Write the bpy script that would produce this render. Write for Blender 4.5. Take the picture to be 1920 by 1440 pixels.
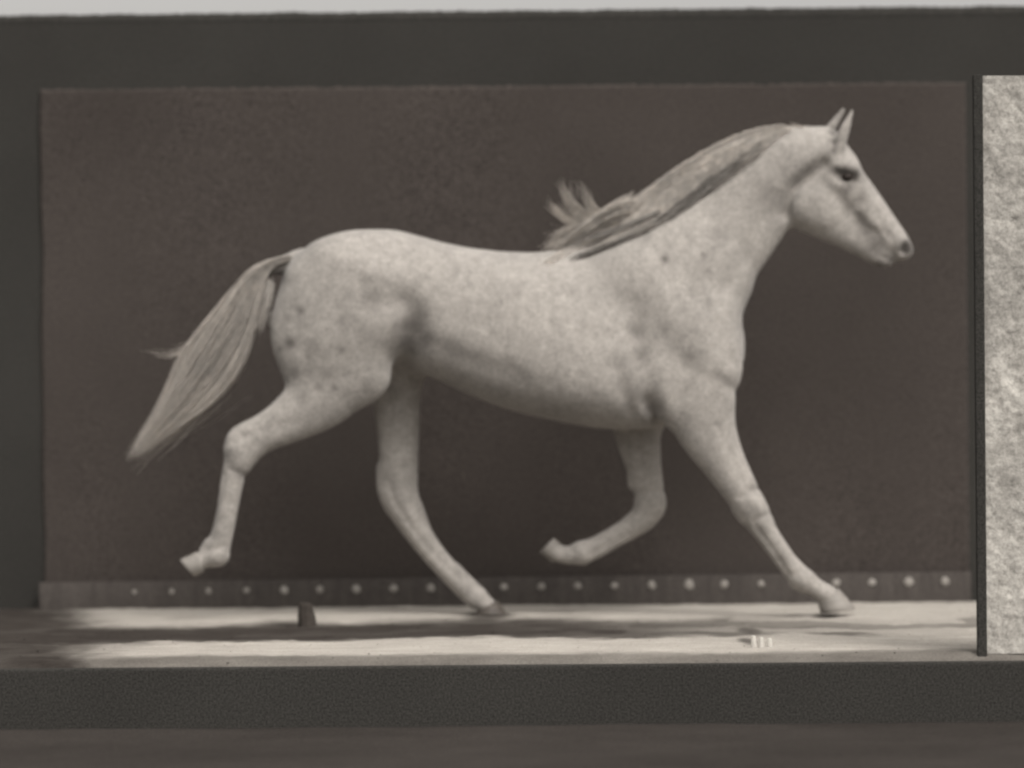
import bpy, bmesh, math, random
import numpy as np
from mathutils import Vector, Matrix

random.seed(7)
rng = np.random.default_rng(7)
scene = bpy.context.scene
col = scene.collection
for o in list(bpy.data.objects):
    bpy.data.objects.remove(o)

# ------------------------------------------------------------------ camera
W, H = 1920.0, 1440.0
F = 6870.0            # focal length in photo pixels
D0 = 15.0             # distance from the lens to the plane the horse runs in
CAMH = 0.80
HORIZON = 793.6       # photo row of the horizon
ROLL = math.radians(0.45)
cam_data = bpy.data.cameras.new('camera')
cam_data.sensor_width = 36.0
cam_data.lens = 36.0 * F / W
cam_data.shift_y = (HORIZON - H / 2) / W
cam_data.clip_start = 0.1
cam_data.clip_end = 5000
cam_data.dof.use_dof = True
cam_data.dof.focus_distance = 12.7
cam_data.dof.aperture_fstop = 1.25
cam = bpy.data.objects.new('camera', cam_data)
col.objects.link(cam)
cam.location = (0, -D0, CAMH)
cam.rotation_euler = (math.radians(90), ROLL, 0)
scene.camera = cam

# ------------------------------------------------------------------ sky, sun, exposure
SUN_EL, SUN_AZ = math.radians(52), math.radians(30)     # azimuth: to the right of the camera's back
sun_dir = Vector((math.sin(SUN_AZ) * math.cos(SUN_EL), -math.cos(SUN_AZ) * math.cos(SUN_EL), math.sin(SUN_EL)))
world = bpy.data.worlds.new('World')
scene.world = world
world.use_nodes = True
nt = world.node_tree
nt.nodes.clear()
sky = nt.nodes.new('ShaderNodeTexSky')
sky.sky_type = 'NISHITA'
sky.sun_disc = False
sky.sun_elevation = SUN_EL
sky.sun_rotation = math.atan2(sun_dir.x, sun_dir.y)
sky.dust_density = 6.0
sky.air_density = 1.0
hs = nt.nodes.new('ShaderNodeHueSaturation')
hs.inputs['Saturation'].default_value = 0.0
tint = nt.nodes.new('ShaderNodeMix'); tint.data_type = 'RGBA'; tint.blend_type = 'MULTIPLY'
tint.inputs[0].default_value = 1.0
tint.inputs[7].default_value = (1.0, 0.972, 0.935, 1)
bg = nt.nodes.new('ShaderNodeBackground')
bg.inputs['Strength'].default_value = 0.15
wo = nt.nodes.new('ShaderNodeOutputWorld')
nt.links.new(sky.outputs[0], hs.inputs['Color'])
nt.links.new(hs.outputs[0], tint.inputs[6])
nt.links.new(tint.outputs[2], bg.inputs['Color'])
nt.links.new(bg.outputs[0], wo.inputs['Surface'])

sun_data = bpy.data.lights.new('sun', 'SUN')
sun_data.energy = 0.6
sun_data.angle = math.radians(20)
sun_data.color = (1.0, 0.955, 0.90)
sun = bpy.data.objects.new('sun', sun_data)
col.objects.link(sun)
sun.rotation_euler = sun_dir.to_track_quat('Z', 'Y').to_euler()
sun.location = sun_dir * 20

vs = scene.view_settings
vs.view_transform = 'Standard'
vs.look = 'None'
vs.exposure = 0.55
vs.gamma = 1.0
vs.use_curve_mapping = False
scene.cycles.pixel_filter_type = 'BLACKMAN_HARRIS'
scene.cycles.filter_width = 2.4

# ------------------------------------------------------------------ helpers
CR, SR = math.cos(ROLL), math.sin(ROLL)

def at(u, v, y):
    """a point of the place at depth y (0 = the plane the horse runs in) seen at photo position u, v"""
    d = D0 + y
    a, b = (u - W / 2) / F * d, (HORIZON - v) / F * d
    return Vector((a * CR + b * SR, y, CAMH - a * SR + b * CR))

def link(o, parent=None):
    col.objects.link(o)
    if parent is not None:
        o.parent = parent
    return o

def mesh_obj(name, verts, faces, mat, parent=None, smooth=False):
    me = bpy.data.meshes.new(name)
    me.from_pydata([tuple(v) for v in verts], [], [tuple(f) for f in faces])
    me.update()
    if mat: me.materials.append(mat)
    if smooth:
        me.shade_smooth()
    return link(bpy.data.objects.new(name, me), parent)

def np_mesh(name, V, Q, mat, parent=None, smooth=True):
    me = bpy.data.meshes.new(name)
    k = Q.shape[1]
    me.vertices.add(len(V)); me.vertices.foreach_set('co', np.asarray(V, np.float32).ravel())
    me.loops.add(Q.size); me.loops.foreach_set('vertex_index', Q.astype(np.int32).ravel())
    me.polygons.add(len(Q))
    me.polygons.foreach_set('loop_start', np.arange(0, Q.size, k, dtype=np.int32))
    me.polygons.foreach_set('loop_total', np.full(len(Q), k, np.int32))
    me.update(calc_edges=True); me.validate()
    if smooth: me.shade_smooth()
    if mat: me.materials.append(mat)
    return link(bpy.data.objects.new(name, me), parent)

def box(name, x0, x1, y0, y1, z0, z1, mat, parent=None, bevel=0.004):
    bm = bmesh.new()
    bmesh.ops.create_cube(bm, size=1)
    for v in bm.verts:
        v.co = Vector(((x0 + x1) / 2 + v.co.x * (x1 - x0), (y0 + y1) / 2 + v.co.y * (y1 - y0), (z0 + z1) / 2 + v.co.z * (z1 - z0)))
    if bevel:
        bmesh.ops.bevel(bm, geom=bm.edges[:], offset=bevel, segments=2, profile=0.6, affect='EDGES')
    me = bpy.data.meshes.new(name); bm.to_mesh(me); bm.free()
    me.materials.append(mat)
    return link(bpy.data.objects.new(name, me), parent)

def empty(name, loc):
    e = bpy.data.objects.new(name, None)
    e.empty_display_size = 0.1
    e.location = loc
    return link(e)

def tag(o, label=None, category=None, group=None, kind=None):
    if label: o['label'] = label
    if category: o['category'] = category
    if group: o['group'] = group
    if kind: o['kind'] = kind
    return o

def adopt(parent, *objs):
    """children were built in world coordinates: keep them there under the Empty"""
    for o in objs:
        o.parent = parent
        o.matrix_parent_inverse = Matrix.Translation(-parent.location)

class NT:
    def __init__(self, name):
        self.m = bpy.data.materials.new(name); self.m.use_nodes = True
        self.t = self.m.node_tree
        self.b = self.t.nodes['Principled BSDF']
        self.tc = self.t.nodes.new('ShaderNodeTexCoord')
    def n(self, typ, **kw):
        x = self.t.nodes.new(typ)
        for k, v in kw.items(): setattr(x, k, v)
        return x
    def l(self, a, b): self.t.links.new(a, b)
    def noise(self, scale, detail=4, rough=0.55, stretch=None):
        x = self.n('ShaderNodeTexNoise')
        x.inputs['Scale'].default_value = scale; x.inputs['Detail'].default_value = detail; x.inputs['Roughness'].default_value = rough
        if stretch:
            mp = self.n('ShaderNodeMapping'); mp.inputs['Scale'].default_value = stretch
            self.l(self.tc.outputs['Object'], mp.inputs[0]); self.l(mp.outputs[0], x.inputs['Vector'])
        else:
            self.l(self.tc.outputs['Object'], x.inputs['Vector'])
        return x.outputs['Fac']
    def ramp(self, fac, stops):
        r = self.n('ShaderNodeValToRGB')
        e = r.color_ramp.elements
        while len(e) < len(stops): e.new(0.5)
        for s, (p, c) in zip(e, stops):
            s.position = p; s.color = (c[0], c[1], c[2], 1) if not isinstance(c, (int, float)) else (c, c, c, 1)
        self.l(fac, r.inputs[0]); return r.outputs[0]
    def mix(self, fac, a, b, mode='MIX'):
        x = self.n('ShaderNodeMix'); x.data_type = 'RGBA'; x.blend_type = mode
        for s, i in ((fac, 0), (a, 6), (b, 7)):
            if hasattr(s, 'is_output'): self.l(s, x.inputs[i])
            else: x.inputs[i].default_value = s if isinstance(s, (int, float)) else (s[0], s[1], s[2], 1)
        return x.outputs[2]
    def bump(self, h, strength, dist, prev=None):
        x = self.n('ShaderNodeBump'); x.inputs['Strength'].default_value = strength; x.inputs['Distance'].default_value = dist
        self.l(h, x.inputs['Height'])
        if prev: self.l(prev, x.inputs['Normal'])
        return x.outputs[0]
    def done(self, color, rough=0.9, normal=None, spec=0.2):
        if hasattr(color, 'is_output'): self.l(color, self.b.inputs['Base Color'])
        else: self.b.inputs['Base Color'].default_value = (*color, 1)
        self.b.inputs['Roughness'].default_value = rough
        self.b.inputs['Specular IOR Level'].default_value = spec
        if normal: self.l(normal, self.b.inputs['Normal'])
        return self.m

def mottled(name, c, amp=0.18, scale=3.0, grain=140.0, grain_amp=0.25, rough=0.9, bump=0.25, bdist=0.003, spec=0.15, stretch=None, tint2=None):
    t = NT(name)
    lo = [x * (1 - amp) for x in c]; hi = [x * (1 + amp) for x in (tint2 or c)]
    a = t.ramp(t.noise(scale, 5, 0.6, stretch), [(0.3, lo), (0.7, hi)])
    g = t.noise(grain, 3, 0.7)
    gg = t.ramp(g, [(0.25, 1 - grain_amp), (0.75, 1 + grain_amp)])
    return t.done(t.mix(1.0, a, gg, 'MULTIPLY'), rough, t.bump(g, bump, bdist), spec)

# ------------------------------------------------------------------ materials
M_cloth = mottled('dark_brown_cloth', (0.0520, 0.0443, 0.0402), 0.12, 0.9, 130, 0.9, 1.0, 0.3, 0.002, 0.05)
M_black = mottled('print_border_black', (0.0345, 0.0328, 0.0300), 0.10, 1.2, 150, 0.8, 0.95, 0.3, 0.002, 0.08, (1, 1, 1))
M_felt = mottled('tarred_felt', (0.0345, 0.0328, 0.0300), 0.10, 1.2, 150, 0.8, 0.95, 0.4, 0.003, 0.08)
M_board = mottled('weathered_brown_board', (0.0565, 0.0495, 0.0452), 0.2, 14.0, 130, 0.6, 0.95, 0.3, 0.002, 0.1, (2.2, 1, 0.25))
M_stud = mottled('chalky_white_paint', (0.26, 0.243, 0.222), 0.12, 20, 200, 0.15, 0.8, 0.2, 0.001)
M_white = mottled('white_peg_paint', (0.46, 0.435, 0.40), 0.1, 20, 200, 0.12, 0.8, 0.2, 0.001)
M_frame_strip = mottled('brown_frame_strip', (0.037, 0.0322, 0.0290), 0.2, 1.6, 130, 0.6, 1.0, 0.4, 0.004, 0.05)
M_dirt = mottled('dark_brown_earth', (0.027, 0.0255, 0.0232), 0.3, 2.5, 120, 0.45, 1.0, 0.5, 0.006, 0.05)
M_peg = mottled('dark_peg_wood', (0.045, 0.038, 0.033), 0.2, 12, 120, 0.3, 0.95)
M_hoof_pale = mottled('pale_hoof_horn', (0.22, 0.203, 0.184), 0.15, 18, 90, 0.12, 0.6, 0.15, 0.001, 0.3, (1, 1, 3))
M_hoof_dark = mottled('dark_hoof_horn', (0.075, 0.064, 0.055), 0.25, 18, 90, 0.15, 0.6, 0.15, 0.001, 0.3, (1, 1, 3))

def plaster_mat():
    t = NT('pale_rough_plaster')
    n1 = t.noise(16, 6, 0.65, (1, 1, 0.8)); n2 = t.noise(60, 4, 0.6)
    c = t.ramp(n1, [(0.25, (0.25, 0.235, 0.212)), (0.5, (0.40, 0.378, 0.345)), (0.75, (0.50, 0.475, 0.435))])
    nr = t.bump(n1, 0.5, 0.012); nr = t.bump(n2, 0.6, 0.006, nr)
    c = t.mix(1.0, c, t.ramp(t.noise(3.2, 3, 0.5), [(0.35, 0.72), (0.65, 1.06)]), 'MULTIPLY')
    c = t.mix(1.0, c, t.ramp(t.noise(90, 3, 0.7), [(0.25, 0.62), (0.6, 1.1)]), 'MULTIPLY')
    return t.done(c, 0.95, nr, 0.1)
M_plaster = plaster_mat()

def track_mat():
    t = NT('pale_sandy_earth')
    at_ = t.n('ShaderNodeAttribute'); at_.attribute_name = 'shade_soil'
    n = t.noise(7, 5, 0.6, (0.5, 1.4, 1)); g = t.noise(120, 3, 0.7)
    sand_tone = t.ramp(n, [(0.3, (0.32, 0.295, 0.265)), (0.7, (0.42, 0.39, 0.35))])
    dark_tone = t.ramp(n, [(0.3, (0.030, 0.0255, 0.0225)), (0.7, (0.052, 0.045, 0.040))])
    c = t.mix(at_.outputs['Fac'], sand_tone, dark_tone)  # the dark tone carries painted shadow as well as darker soil
    gg = t.ramp(g, [(0.25, 0.72), (0.75, 1.25)])
    return t.done(t.mix(1.0, c, gg, 'MULTIPLY'), 1.0, t.bump(g, 0.5, 0.006), 0.05)
M_track = track_mat()

def coat_mat(name, base, dark):
    t = NT(name)
    at_ = t.n('ShaderNodeAttribute'); at_.attribute_name = 'grey'
    n1 = t.noise(5.5, 5, 0.6); n2 = t.noise(26, 4, 0.6); g = t.noise(95, 3, 0.8, (1, 1, 1))
    c0 = t.ramp(n1, [(0.3, [x * 0.80 for x in base]), (0.62, base)])
    m2 = t.ramp(n2, [(0.3, 0.80), (0.7, 1.10)])
    c1 = t.mix(1.0, c0, m2, 'MULTIPLY')
    c2 = t.mix(at_.outputs['Fac'], c1, dark)
    gg = t.ramp(g, [(0.25, 0.60), (0.75, 1.34)])
    t.b.inputs['Sheen Weight'].default_value = 0.15
    t.b.inputs['Sheen Roughness'].default_value = 0.6
    return t.done(t.mix(1.0, c2, gg, 'MULTIPLY'), 0.75, t.bump(g, 0.25, 0.003), 0.18)
M_coat = coat_mat('pale_grey_coat', (0.32, 0.296, 0.271), (0.05, 0.043, 0.038))
M_hair = coat_mat('pale_horse_hair', (0.80, 0.75, 0.695), (0.07, 0.058, 0.05))

def let_light_through(m, amount):
    t = m.node_tree
    b = t.nodes['Principled BSDF']; o = t.nodes['Material Output']
    tr = t.nodes.new('ShaderNodeBsdfTranslucent'); mx = t.nodes.new('ShaderNodeMixShader')
    mx.inputs[0].default_value = amount
    t.links.new(b.inputs['Base Color'].links[0].from_socket, tr.inputs['Color'])
    t.links.new(b.outputs[0], mx.inputs[1]); t.links.new(tr.outputs[0], mx.inputs[2]); t.links.new(mx.outputs[0], o.inputs['Surface'])
let_light_through(M_hair, 0.55)

def eye_mat():
    t = NT('dark_wet_eye'); return t.done(t.ramp(t.noise(40), [(0.3, (0.012, 0.01, 0.009)), (0.7, (0.03, 0.022, 0.018))]), 0.5, None, 0.15)
M_eye = eye_mat()

# ------------------------------------------------------------------ noise for relief
def smooth_rand(n):
    return np.interp(np.arange(n), np.linspace(0, n, 14), rng.normal(0, 1, 14))
def lattice(nx, ny, seed):
    return np.random.default_rng(seed).random((nx + 2, ny + 2))
def vnoise(x, y, fx, fy, seed):
    x = x * fx; y = y * fy
    x = x - x.min(); y = y - y.min()
    L = lattice(int(x.max()) + 2, int(y.max()) + 2, seed)
    i, j = x.astype(int), y.astype(int); a, b = x - i, y - j
    a = a * a * (3 - 2 * a); b = b * b * (3 - 2 * b)
    return (L[i, j] * (1 - a) * (1 - b) + L[i + 1, j] * a * (1 - b) + L[i, j + 1] * (1 - a) * b + L[i + 1, j + 1] * a * b) - 0.5

def grid_mesh(name, xs, ys, Z, mat):
    X, Y = np.meshgrid(xs, ys, indexing='ij')
    V = np.stack([X, Y, Z], -1).reshape(-1, 3)
    n, m = len(xs), len(ys)
    idx = np.arange(n * m).reshape(n, m)
    Q = np.stack([idx[:-1, :-1], idx[1:, :-1], idx[1:, 1:], idx[:-1, 1:]], -1).reshape(-1, 4)
    return np_mesh(name, V, Q, mat)

# ------------------------------------------------------------------ the setting
LOW = -0.224                      # the ground in front of the stand-in kerb
YF = -2.69                        # front edge of the raised track bed
YW = 0.91                         # foot of the wall
xs = np.concatenate([[-3000, -300, -40, -8], np.linspace(-4, 4, 161), [8, 40, 300, 3000]])
ys = np.concatenate([[-600, -60, -14.5], np.linspace(-9, YF - 0.05, 120), [YF - 0.03, YF + 0.02], [YF + 0.4, 1.5, 20, 300, 3000]])
X, Y = np.meshgrid(xs, ys, indexing='ij')
Z = np.where(Y < YF, LOW, -0.03)
near = (np.abs(X) < 5) & (Y < YF - 0.04) & (Y > -10)
Z = Z + near * (vnoise(X.clip(-5, 5), Y.clip(-10, 0), 2.2, 2.2, 3) * 0.012 + vnoise(X.clip(-5, 5), Y.clip(-10, 0), 9, 9, 4) * 0.006)
tag(grid_mesh('ground', xs, ys, Z, M_dirt), kind='structure')

# raised track of pale sandy earth with horse shadow and trodden soil coloured into the rut along it
tx0 = at(60, 1180, YF).x - 0.9
xs = np.linspace(tx0, 3.2, 640)
ys = np.linspace(YF + 0.035, YW - 0.01, 190)
X, Y = np.meshgrid(xs, ys, indexing='ij')
band_c = -0.88 + vnoise(X, Y * 0, 0.9, 1, 11) * 0.22 + vnoise(X, Y * 0, 3.1, 1, 12) * 0.22
band_w = 0.58 + vnoise(X, Y * 0, 2.5, 1, 13) * 0.2
q = np.abs(Y - band_c) / band_w
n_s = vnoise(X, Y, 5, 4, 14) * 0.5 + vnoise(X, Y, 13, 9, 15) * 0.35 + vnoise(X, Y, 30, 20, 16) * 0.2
rut = 1 / (1 + np.exp((q - 1 + n_s * 0.6) * 9))  # mask of the dark band: trodden rut and painted horse shadow
right = 1 / (1 + np.exp(-(X - 0.75) * 5))                 # the rut and its painted shadow break up towards the right
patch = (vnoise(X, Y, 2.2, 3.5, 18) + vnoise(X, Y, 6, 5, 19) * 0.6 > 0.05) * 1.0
shade_soil = rut * (1 - right * (0.45 + 0.45 * (1 - patch)))  # dark band painted in for the horse's shadow, over trodden soil
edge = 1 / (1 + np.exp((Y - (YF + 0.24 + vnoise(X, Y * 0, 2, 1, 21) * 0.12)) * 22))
shade_soil = np.maximum(shade_soil, edge * 0.75)
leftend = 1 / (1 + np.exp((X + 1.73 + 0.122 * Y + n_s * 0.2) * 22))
shade_soil = np.maximum(shade_soil, leftend)
shade_soil = np.maximum(shade_soil, 0.9 / (1 + np.exp((X + 1.50 + n_s * 0.5) * 7)) * (q < 2.2) * (Y < -0.6))
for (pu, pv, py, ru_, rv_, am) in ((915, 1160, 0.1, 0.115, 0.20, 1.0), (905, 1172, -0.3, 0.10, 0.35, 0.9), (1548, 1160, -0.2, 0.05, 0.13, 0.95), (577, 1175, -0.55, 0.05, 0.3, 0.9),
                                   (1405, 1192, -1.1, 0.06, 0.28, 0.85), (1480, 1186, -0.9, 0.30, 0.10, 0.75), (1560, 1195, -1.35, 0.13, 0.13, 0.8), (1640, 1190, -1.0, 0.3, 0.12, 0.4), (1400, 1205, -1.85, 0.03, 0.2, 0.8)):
    pxw = at(pu, pv, py).x  # dark patches; those at the hooves paint in the hoof shadows
    shade_soil = np.maximum(shade_soil, am / (1 + np.exp((np.hypot((X - pxw) / ru_, (Y - py) / rv_) - 1 + n_s * 0.8) * 6)))
shade_soil = np.clip(shade_soil + vnoise(X, Y, 8, 6, 20) * 0.12, 0, 1)
Z = 0.010 - 0.012 * rut * (1 - 0.5 * right)
Z += vnoise(X, Y, 1.2, 1.2, 22) * 0.008 + vnoise(X, Y, 7, 5, 23) * 0.005 + vnoise(X, Y, 22, 16, 24) * 0.004 + vnoise(X, Y, 60, 45, 25) * 0.003
Z -= 0.05 * np.clip((YF + 0.16 - Y) / 0.13, 0, 1) ** 2
Z -= 0.03 * np.clip((tx0 + 0.1 - X) / 0.1, 0, 1) ** 2
TRX, TRY, TRZ, TRD = xs, ys, Z, shade_soil
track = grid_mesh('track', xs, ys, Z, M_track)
a = track.data.attributes.new('shade_soil', 'FLOAT', 'POINT'); a.data.foreach_set('value', shade_soil.astype(np.float32).ravel())
tag(track, kind='structure')
def ground_dark(x, y):
    i = int(np.clip(np.searchsorted(TRX, x), 0, len(TRX) - 1)); j = int(np.clip(np.searchsorted(TRY, y), 0, len(TRY) - 1))
    return float(TRD[i, j])
def ground_z(x, y):
    i = int(np.clip(np.searchsorted(TRX, x), 0, len(TRX) - 1)); j = int(np.clip(np.searchsorted(TRY, y), 0, len(TRY) - 1))
    return float(TRZ[i, j])

# loose crumbs of earth on the track
V, Q, DRK = [], [], []
for k in range(450):
    x = random.uniform(tx0 + 0.05, 2.4); y = random.uniform(YF + 0.05, YW - 0.1)
    r = random.choice((0.002, 0.003, 0.003, 0.004))
    z = ground_z(x, y) + r * 0.4
    b = len(V); DRK += [min(1, ground_dark(x, y) + 0.03)] * 6
    for (dx, dy, dz) in ((1, 0, 0), (0, 1, 0), (-1, 0, 0), (0, -1, 0), (0, 0, 0.8), (0, 0, -0.8)):
        s = random.uniform(0.6, 1.3) * r
        V.append((x + dx * s * 1.3, y + dy * s, z + dz * s))
    for f in ((0, 1, 4), (1, 2, 4), (2, 3, 4), (3, 0, 4), (1, 0, 5), (2, 1, 5), (3, 2, 5), (0, 3, 5)):
        Q.append([b + i for i in f])
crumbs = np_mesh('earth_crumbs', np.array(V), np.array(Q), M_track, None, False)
a = crumbs.data.attributes.new('shade_soil', 'FLOAT', 'POINT'); a.data.foreach_set('value', np.array(DRK, np.float32))
tag(crumbs, 'loose crumbs of earth scattered along the pale track', 'earth', kind='stuff')

# black kerb standing in for the print border below the track
border_stand_in_kerb = box('border_stand_in_kerb', -6, 6, YF - 0.03, YF + 0.03, LOW - 0.1, -0.012, M_black, None, 0.008)
tag(border_stand_in_kerb, kind='structure')

# stand-in for the next print frame below: brown path on the lower ground, along the foot of the kerb
pxs = np.linspace(-5, 5, 260); pys = np.linspace(-8.0, YF - 0.075, 60)
X, Y = np.meshgrid(pxs, pys, indexing='ij')
Zh = LOW + 0.022 + vnoise(X, Y, 2, 2, 51) * 0.006 + vnoise(X, Y, 9, 9, 56) * 0.004
for sl_ in (np.s_[0, :], np.s_[-1, :], np.s_[:, 0], np.s_[:, -1]): Zh[sl_] = LOW - 0.02
tag(grid_mesh('lower_frame_strip', pxs, pys, Zh, M_frame_strip), kind='structure')

# ------------------------------------------------------------------ backdrop wall: dark cloth; its black surround stands in for the print border
zt = at(960, 19, YW).z
xl = at(78, 700, YW).x; xr = at(1816, 700, YW).x
zp = at(960, 160, YW).z
wall = empty('backdrop_wall', (0, YW + 0.1, 0))
tag(wall, 'dark brown backdrop cloth behind the horse, its black surround standing in for the print border', 'wall')
parts = []
# cloth with faint sag and creases
cx = np.linspace(xl, xr, 320); cz = np.linspace(-0.03, zp, 160)
X, Zc = np.meshgrid(cx, cz, indexing='ij')
Zc[:, -1] += rng.normal(0, 0.003, len(cx)); X[0] += smooth_rand(len(cz)) * 0.004
X[1] += 0.5 * (X[0] - X[0].mean())
Yc = YW + 0.023 + vnoise(X, Zc, 1.2, 0.5, 31) * 0.004 + vnoise(X, Zc, 4, 0.8, 32) * 0.002 + vnoise(X, Zc, 11, 3, 33) * 0.001
idx = np.arange(X.size).reshape(X.shape)
Qc = np.stack([idx[:-1, :-1], idx[1:, :-1], idx[1:, 1:], idx[:-1, 1:]], -1).reshape(-1, 4)
cloth = np_mesh('cloth', np.stack([X, Yc, Zc], -1).reshape(-1, 3), Qc, M_cloth)
so = cloth.modifiers.new('thickness', 'SOLIDIFY'); so.thickness = 0.002; so.offset = 1
parts.append(cloth)
parts.append(box('border_stand_in_boards', -9, 9, YW + 0.03, YW + 0.12, -0.05, zt - 0.02, M_black, None, 0))
# ragged felt lapped over the top
ex = np.arange(-9, 9, 0.008)
er = np.cumsum(rng.normal(0, 1, len(ex))); er = (er - np.convolve(er, np.ones(60) / 60, 'same')) * 0.0005 + rng.normal(0, 0.0013, len(ex))
Vf, Qf = [], []
for i, x in enumerate(ex):
    top = zt + er[i] + x * 0.0015
    Vf += [(x, YW + 0.0285, zt - 0.035), (x, YW + 0.027, top - 0.004), (x, YW + 0.04, top + 0.003), (x, YW + 0.15, top - 0.02)]
    if i:
        b = len(Vf) - 8
        for k in range(3): Qf.append((b + k, b + 4 + k, b + 5 + k, b + 1 + k))
felt = np_mesh('felt_capping', np.array(Vf), np.array(Qf), M_felt, None, False)
parts.append(felt)
adopt(wall, *parts)

# low board with a row of pale studs along the foot of the wall
mb = empty('marker_board', (0, YW - 0.03, 0))
tag(mb, 'low brown board with a row of round white studs along the wall foot', 'board')
yb = YW - 0.03
zb_r, zb_l = at(1825, 1072, yb).z, at(150, 1092, yb).z
bx0, bx1 = at(74, 1100, yb).x, at(1820, 1100, yb).x
n = 60
Vb, Qb = [], []
for i in range(n + 1):
    t = i / n; x = bx0 + (bx1 - bx0) * t; z1 = zb_r + (zb_l - zb_r) * min(1, (bx1 - x) / 3.9)
    for (yy, zz) in ((yb - 0.012, -0.03), (yb - 0.012, z1 - 0.004), (yb - 0.008, z1), (yb + 0.012, z1), (yb + 0.012, -0.03)):
        Vb.append((x, yy, zz))
    if i:
        b = len(Vb) - 10
        for k in range(4): Qb.append((b + k, b + 5 + k, b + 6 + k, b + 1 + k))
bd = np_mesh('board', np.array(Vb), np.array(Qb), M_board, None, False)
adopt(mb, bd)
us = [252, 322, 391, 462, 533, 600, 668, 738, 808, 877, 945, 1015, 1083, 1152, 1222, 1292, 1358, 1427, 1497, 1568, 1635, 1704, 1772]
bm = bmesh.new()
prof = [(0.019, 0.0), (0.0185, 0.003), (0.016, 0.0045), (0.008, 0.0055), (0.0, 0.006)]
rings = []
for (r, d) in prof[:-1]:
    rings.append([bm.verts.new((r * math.cos(k * math.tau / 14), -d, r * math.sin(k * math.tau / 14))) for k in range(14)])
tip = bm.verts.new((0, -prof[-1][1], 0))
for a_, b_ in zip(rings, rings[1:]):
    for k in range(14): bm.faces.new((a_[k], a_[(k + 1) % 14], b_[(k + 1) % 14], b_[k]))
for k in range(14): bm.faces.new((rings[-1][k], rings[-1][(k + 1) % 14], tip))
stud_me = bpy.data.meshes.new('stud'); bm.to_mesh(stud_me); bm.free(); stud_me.materials.append(M_stud); stud_me.shade_smooth()
for u in us:
    p = at(u, 1108 - (u - 391) * 18 / 1381, yb - 0.0125)
    s = link(bpy.data.objects.new('stud', stud_me))
    s.location = p; s.rotation_euler = (random.uniform(-0.2, 0.2), random.uniform(0, 6), random.uniform(-0.2, 0.2))
    k = random.uniform(0.8, 1.12) * (0.55 if u < 380 else 0.75 if u < 480 else 1)
    s.scale = (k * random.uniform(0.85, 1.15), k, k)
    adopt(mb, s)

# pale rough pier and black post standing in for the neighbouring print frame
yp = -2.58
p0 = at(1849, 1200, yp); ztp = at(1880, 142, yp).z
slab = empty('frame_stand_in', (p0.x + 0.22, yp, 0))
tag(slab, 'pale rough pier and black post at the right edge, standing in for the neighbouring print frame', 'slab')
pxs = np.linspace(p0.x, p0.x + 0.45, 90); pzs = np.linspace(0.006, ztp, 280)
X, Zp = np.meshgrid(pxs, pzs, indexing='ij')
Yp = yp + vnoise(X, Zp, 9, 7, 41) * 0.010 + vnoise(X, Zp, 26, 22, 42) * 0.007 + vnoise(X, Zp, 60, 60, 43) * 0.005
Vp = list(np.stack([X, Yp, Zp], -1).reshape(-1, 3)); nP = X.size
idx = np.arange(nP).reshape(X.shape)
Qp = np.stack([idx[:-1, :-1], idx[1:, :-1], idx[1:, 1:], idx[:-1, 1:]], -1).reshape(-1, 4)
face = np_mesh('frame_stand_in_face', np.array(Vp), Qp, M_plaster)
core = box('core', p0.x + 0.003, p0.x + 0.447, yp + 0.012, yp + 0.12, 0.0, ztp - 0.004, M_plaster, None, 0.01)
x1830 = at(1831, 1000, yp).x
post = box('post', x1830, p0.x + 0.002, yp - 0.012, yp + 0.022, -0.02, ztp + 0.004, M_black, None, 0.003)
adopt(slab, face, core, post)

# pegs on the track
def peg(name, u, v, y, h, r0, r1, mat, lean=0.0):
    p = at(u, v, y); z0 = ground_z(p.x, y) - 0.02
    rr = [(r0 * 1.15, 0.0), (r0, 0.15), (r0 * 0.95, 0.55), (r1, 0.92), (r1 * 0.8, 1.0)]
    V, Q = [], []
    for i, (r, t) in enumerate(rr):
        for k in range(9):
            a = k * math.tau / 9
            V.append((r * math.cos(a) * random.uniform(0.92, 1.08) + lean * t * h, r * math.sin(a) * random.uniform(0.92, 1.08), t * h))
        if i:
            b = i * 9
            for k in range(9): Q.append((b - 9 + k, b - 9 + (k + 1) % 9, b + (k + 1) % 9, b + k))
    Q.append(tuple(range(len(V) - 9, len(V))))
    o = mesh_obj(name, V, Q, mat)
    o.location = (p.x, y, z0)
    return o
tag(peg('stake', 577, 1170, -0.45, 0.115, 0.036, 0.026, M_peg, -0.1), 'short dark stake standing in the pale track below the raised hind hoof', 'stake')
for (u, h), nm in zip(((1413, 0.062), (1427, 0.055), (1443, 0.05)), ('leftmost', 'middle', 'rightmost')):
    tag(peg('marker_peg', u, 1212, -2.2, h, 0.011, 0.008, M_white), nm + ' of three tiny white pegs at the front of the track', 'peg', 'tiny white pegs in the track')

# ------------------------------------------------------------------ the horse: one implicit surface, meshed once
G = 3.4                                    # cell size, in photo pixels at the horse's plane
S = F / D0                                 # photo pixels per metre there
U0, U1, V0, V1, W0, W1 = 310, 1735, 195, 1185, -170, 170
gu = np.arange(U0, U1, G, dtype=np.float32); gv = np.arange(V0, V1, G, dtype=np.float32); gw = np.arange(W0, W1, G, dtype=np.float32)
FLD = np.full((len(gu), len(gv), len(gw)), 50.0, np.float32)

def pc(u, v, w):                           # keep a traced point where the lens saw it although it lies nearer or farther
    k = 1 + w / F
    return W / 2 + (u - W / 2) * k, HORIZON + (v - HORIZON) * k

def sl(g, lo, hi):
    return slice(max(0, int((lo - g[0]) / G) - 1), min(len(g), int((hi - g[0]) / G) + 2))

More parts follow.
